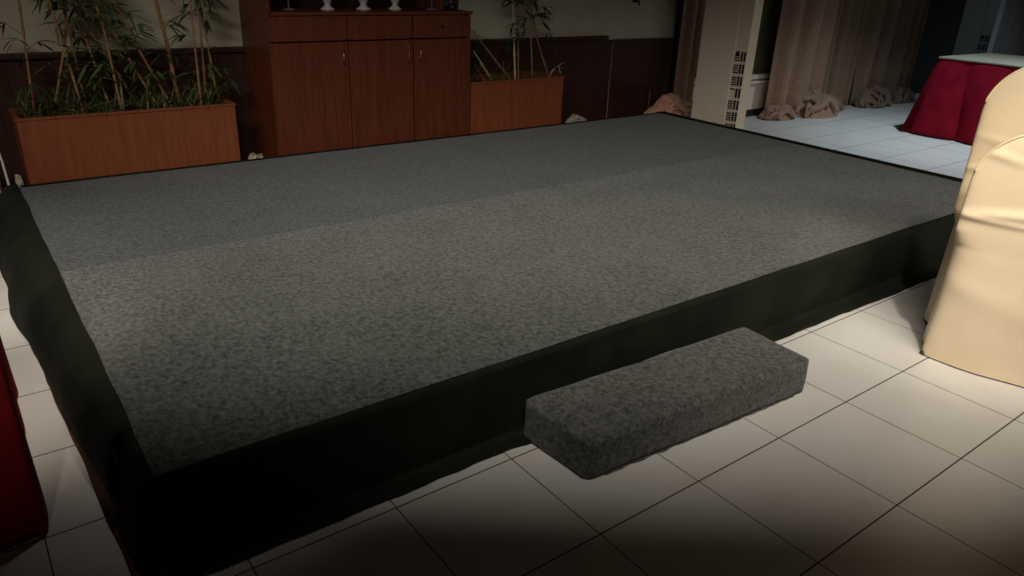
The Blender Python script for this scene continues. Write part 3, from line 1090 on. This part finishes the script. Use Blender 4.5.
def chair(label, mat, seed, loc, rz, topz=1.0, w=0.455, flare=0.012, zb=0.006, legs=True):
    """back plane at local x=0 facing -x (towards camera); seat towards +x; local y across, 0 at centre"""
    t = thing('covered_chair', label, 'chair', loc, rz, 'satin covered chairs')
    hw = w/2

    def ring(z):
        """half width and front depth of the cover at height z"""
        r = hw
        zc = topz - r*1.0
        if z > zc:
            k = min(1, (z-zc)/(topz-zc))
            hwz = r*math.sqrt(max(0.0, 1-k**2.05))
        else:
            hwz = r + flare*(1-z/zc)
        dep = 0.06
        return max(hwz, 0.012), dep

    def f(u, v):
        z_ = lerp(zb, topz, v**0.92)
        hwz, dep = ring(z_)
        # seat part: depth grows below 0.50
        if z_ < 0.50:
            dep = 0.46 + 0.05*(0.5-z_)
        elif z_ < 0.56:
            dep = lerp(0.46, 0.07, ((z_-0.50)/0.06)**0.6)
        if z_ > topz-0.06:
            dep *= math.sqrt(max(0.02, 1-((z_-(topz-0.06))/0.06)**2))
        # superellipse ring
        a = 2*PI*u
        e = 0.36
        ca, sa = math.cos(a), math.sin(a)
        xx = (abs(ca)**e)*(1 if ca >= 0 else -1)
        yy = (abs(sa)**e)*(1 if sa >= 0 else -1)
        X_ = dep/2 + xx*dep/2
        Y_ = yy*hwz
        back = max(0.0, -xx)
        # satin creases on the back: shallow diagonal ridges
        cr = 0.0
        for (zz, sl, am, wd) in ((0.86, 0.10, 0.010, 0.018), (0.78, -0.16, 0.008, 0.014), (0.66, -0.10, 0.013, 0.020), (0.62, 0.05, 0.008, 0.012), (0.30, 0.25, 0.006, 0.05)):
            d_ = (z_ - zz - sl*(Y_) - 0.012*ns(Y_*8, seed, zz*9))/wd
            cr += am*math.exp(-d_*d_)*(0.5+0.5*math.sin(Y_*6+zz*20+seed))
        X_ -= back*(cr + 0.010*ns(Y_*3, z_*3, seed))
        if z_ < 0.5:
            k = (0.5-z_)/0.5
            side = abs(yy)
            wv = 0.014*k*math.sin(X_*40+seed)
            Y_ += (1 if yy > 0 else -1)*side*wv
            X_ -= back*(0.030*k + 0.008*k*math.sin(Y_*20+seed))
        return Vector((X_, Y_, z_))
    bm = bmesh.new()
    nu, nv = 160, 110
    g = [[bm.verts.new(f(i/nu, j/nv)) for j in range(nv+1)] for i in range(nu)]
    for i in range(nu):
        for j in range(nv):
            bm.faces.new((g[i][j], g[(i+1) % nu][j], g[(i+1) % nu][j+1], g[i][j+1]))
    bm.faces.new([g[i][nv] for i in range(nu)])
    fin('chair_cover', bm, MT[mat], t, True)
    # piped seam round the arch of the back
    bm = bmesh.new()
    pts = []
    for i in range(61):
        a = PI*(0.06+0.88*i/60)
        zc = topz - hw*1.0
        k = math.sin(a)
        y_ = math.cos(a)*hw
        kk = (max(0.0, 1-(abs(y_)/hw)**2))**(1/2.05)
        pts.append((-0.002 + 0.004, y_*0.985, zc + kk*(topz-zc)*0.985))
    tube(bm, pts, 0.004, 6)
    fin('seam', bm, MT[mat], t, True)
    for sx in ((0.03, 0.38) if legs else ()):
        for sy in (-1, 1):
            bm = bmesh.new()
            tube(bm, [(sx, sy*(hw-0.03), 0.02), (sx, sy*(hw-0.035), 0.44)], 0.011, 10)
            lg = fin('leg', bm, MT['frame'], t, True)
            bm = bmesh.new()
            k_ = -0.012 if sx < 0.1 else 0.0
            tube(bm, [(sx+k_*1.6, sy*(hw-0.01), 0.0), (sx, sy*(hw-0.03), 0.035)], [0.016, 0.013], 10)
            fin('rubber_foot', bm, MT['rubber'], lg, True)
    return t


chair('champagne satin covered banquet chair nearest the camera at the right edge', 'satin', 1.0, (1.945, -0.185, 0), math.radians(14), 0.985)
chair('champagne satin covered banquet chair behind and above the nearest one, stacked on it', 'satin2', 4.0, (2.215, -0.045, 0.0), math.radians(8), 1.205, 0.455, 0.0, 0.02, False)
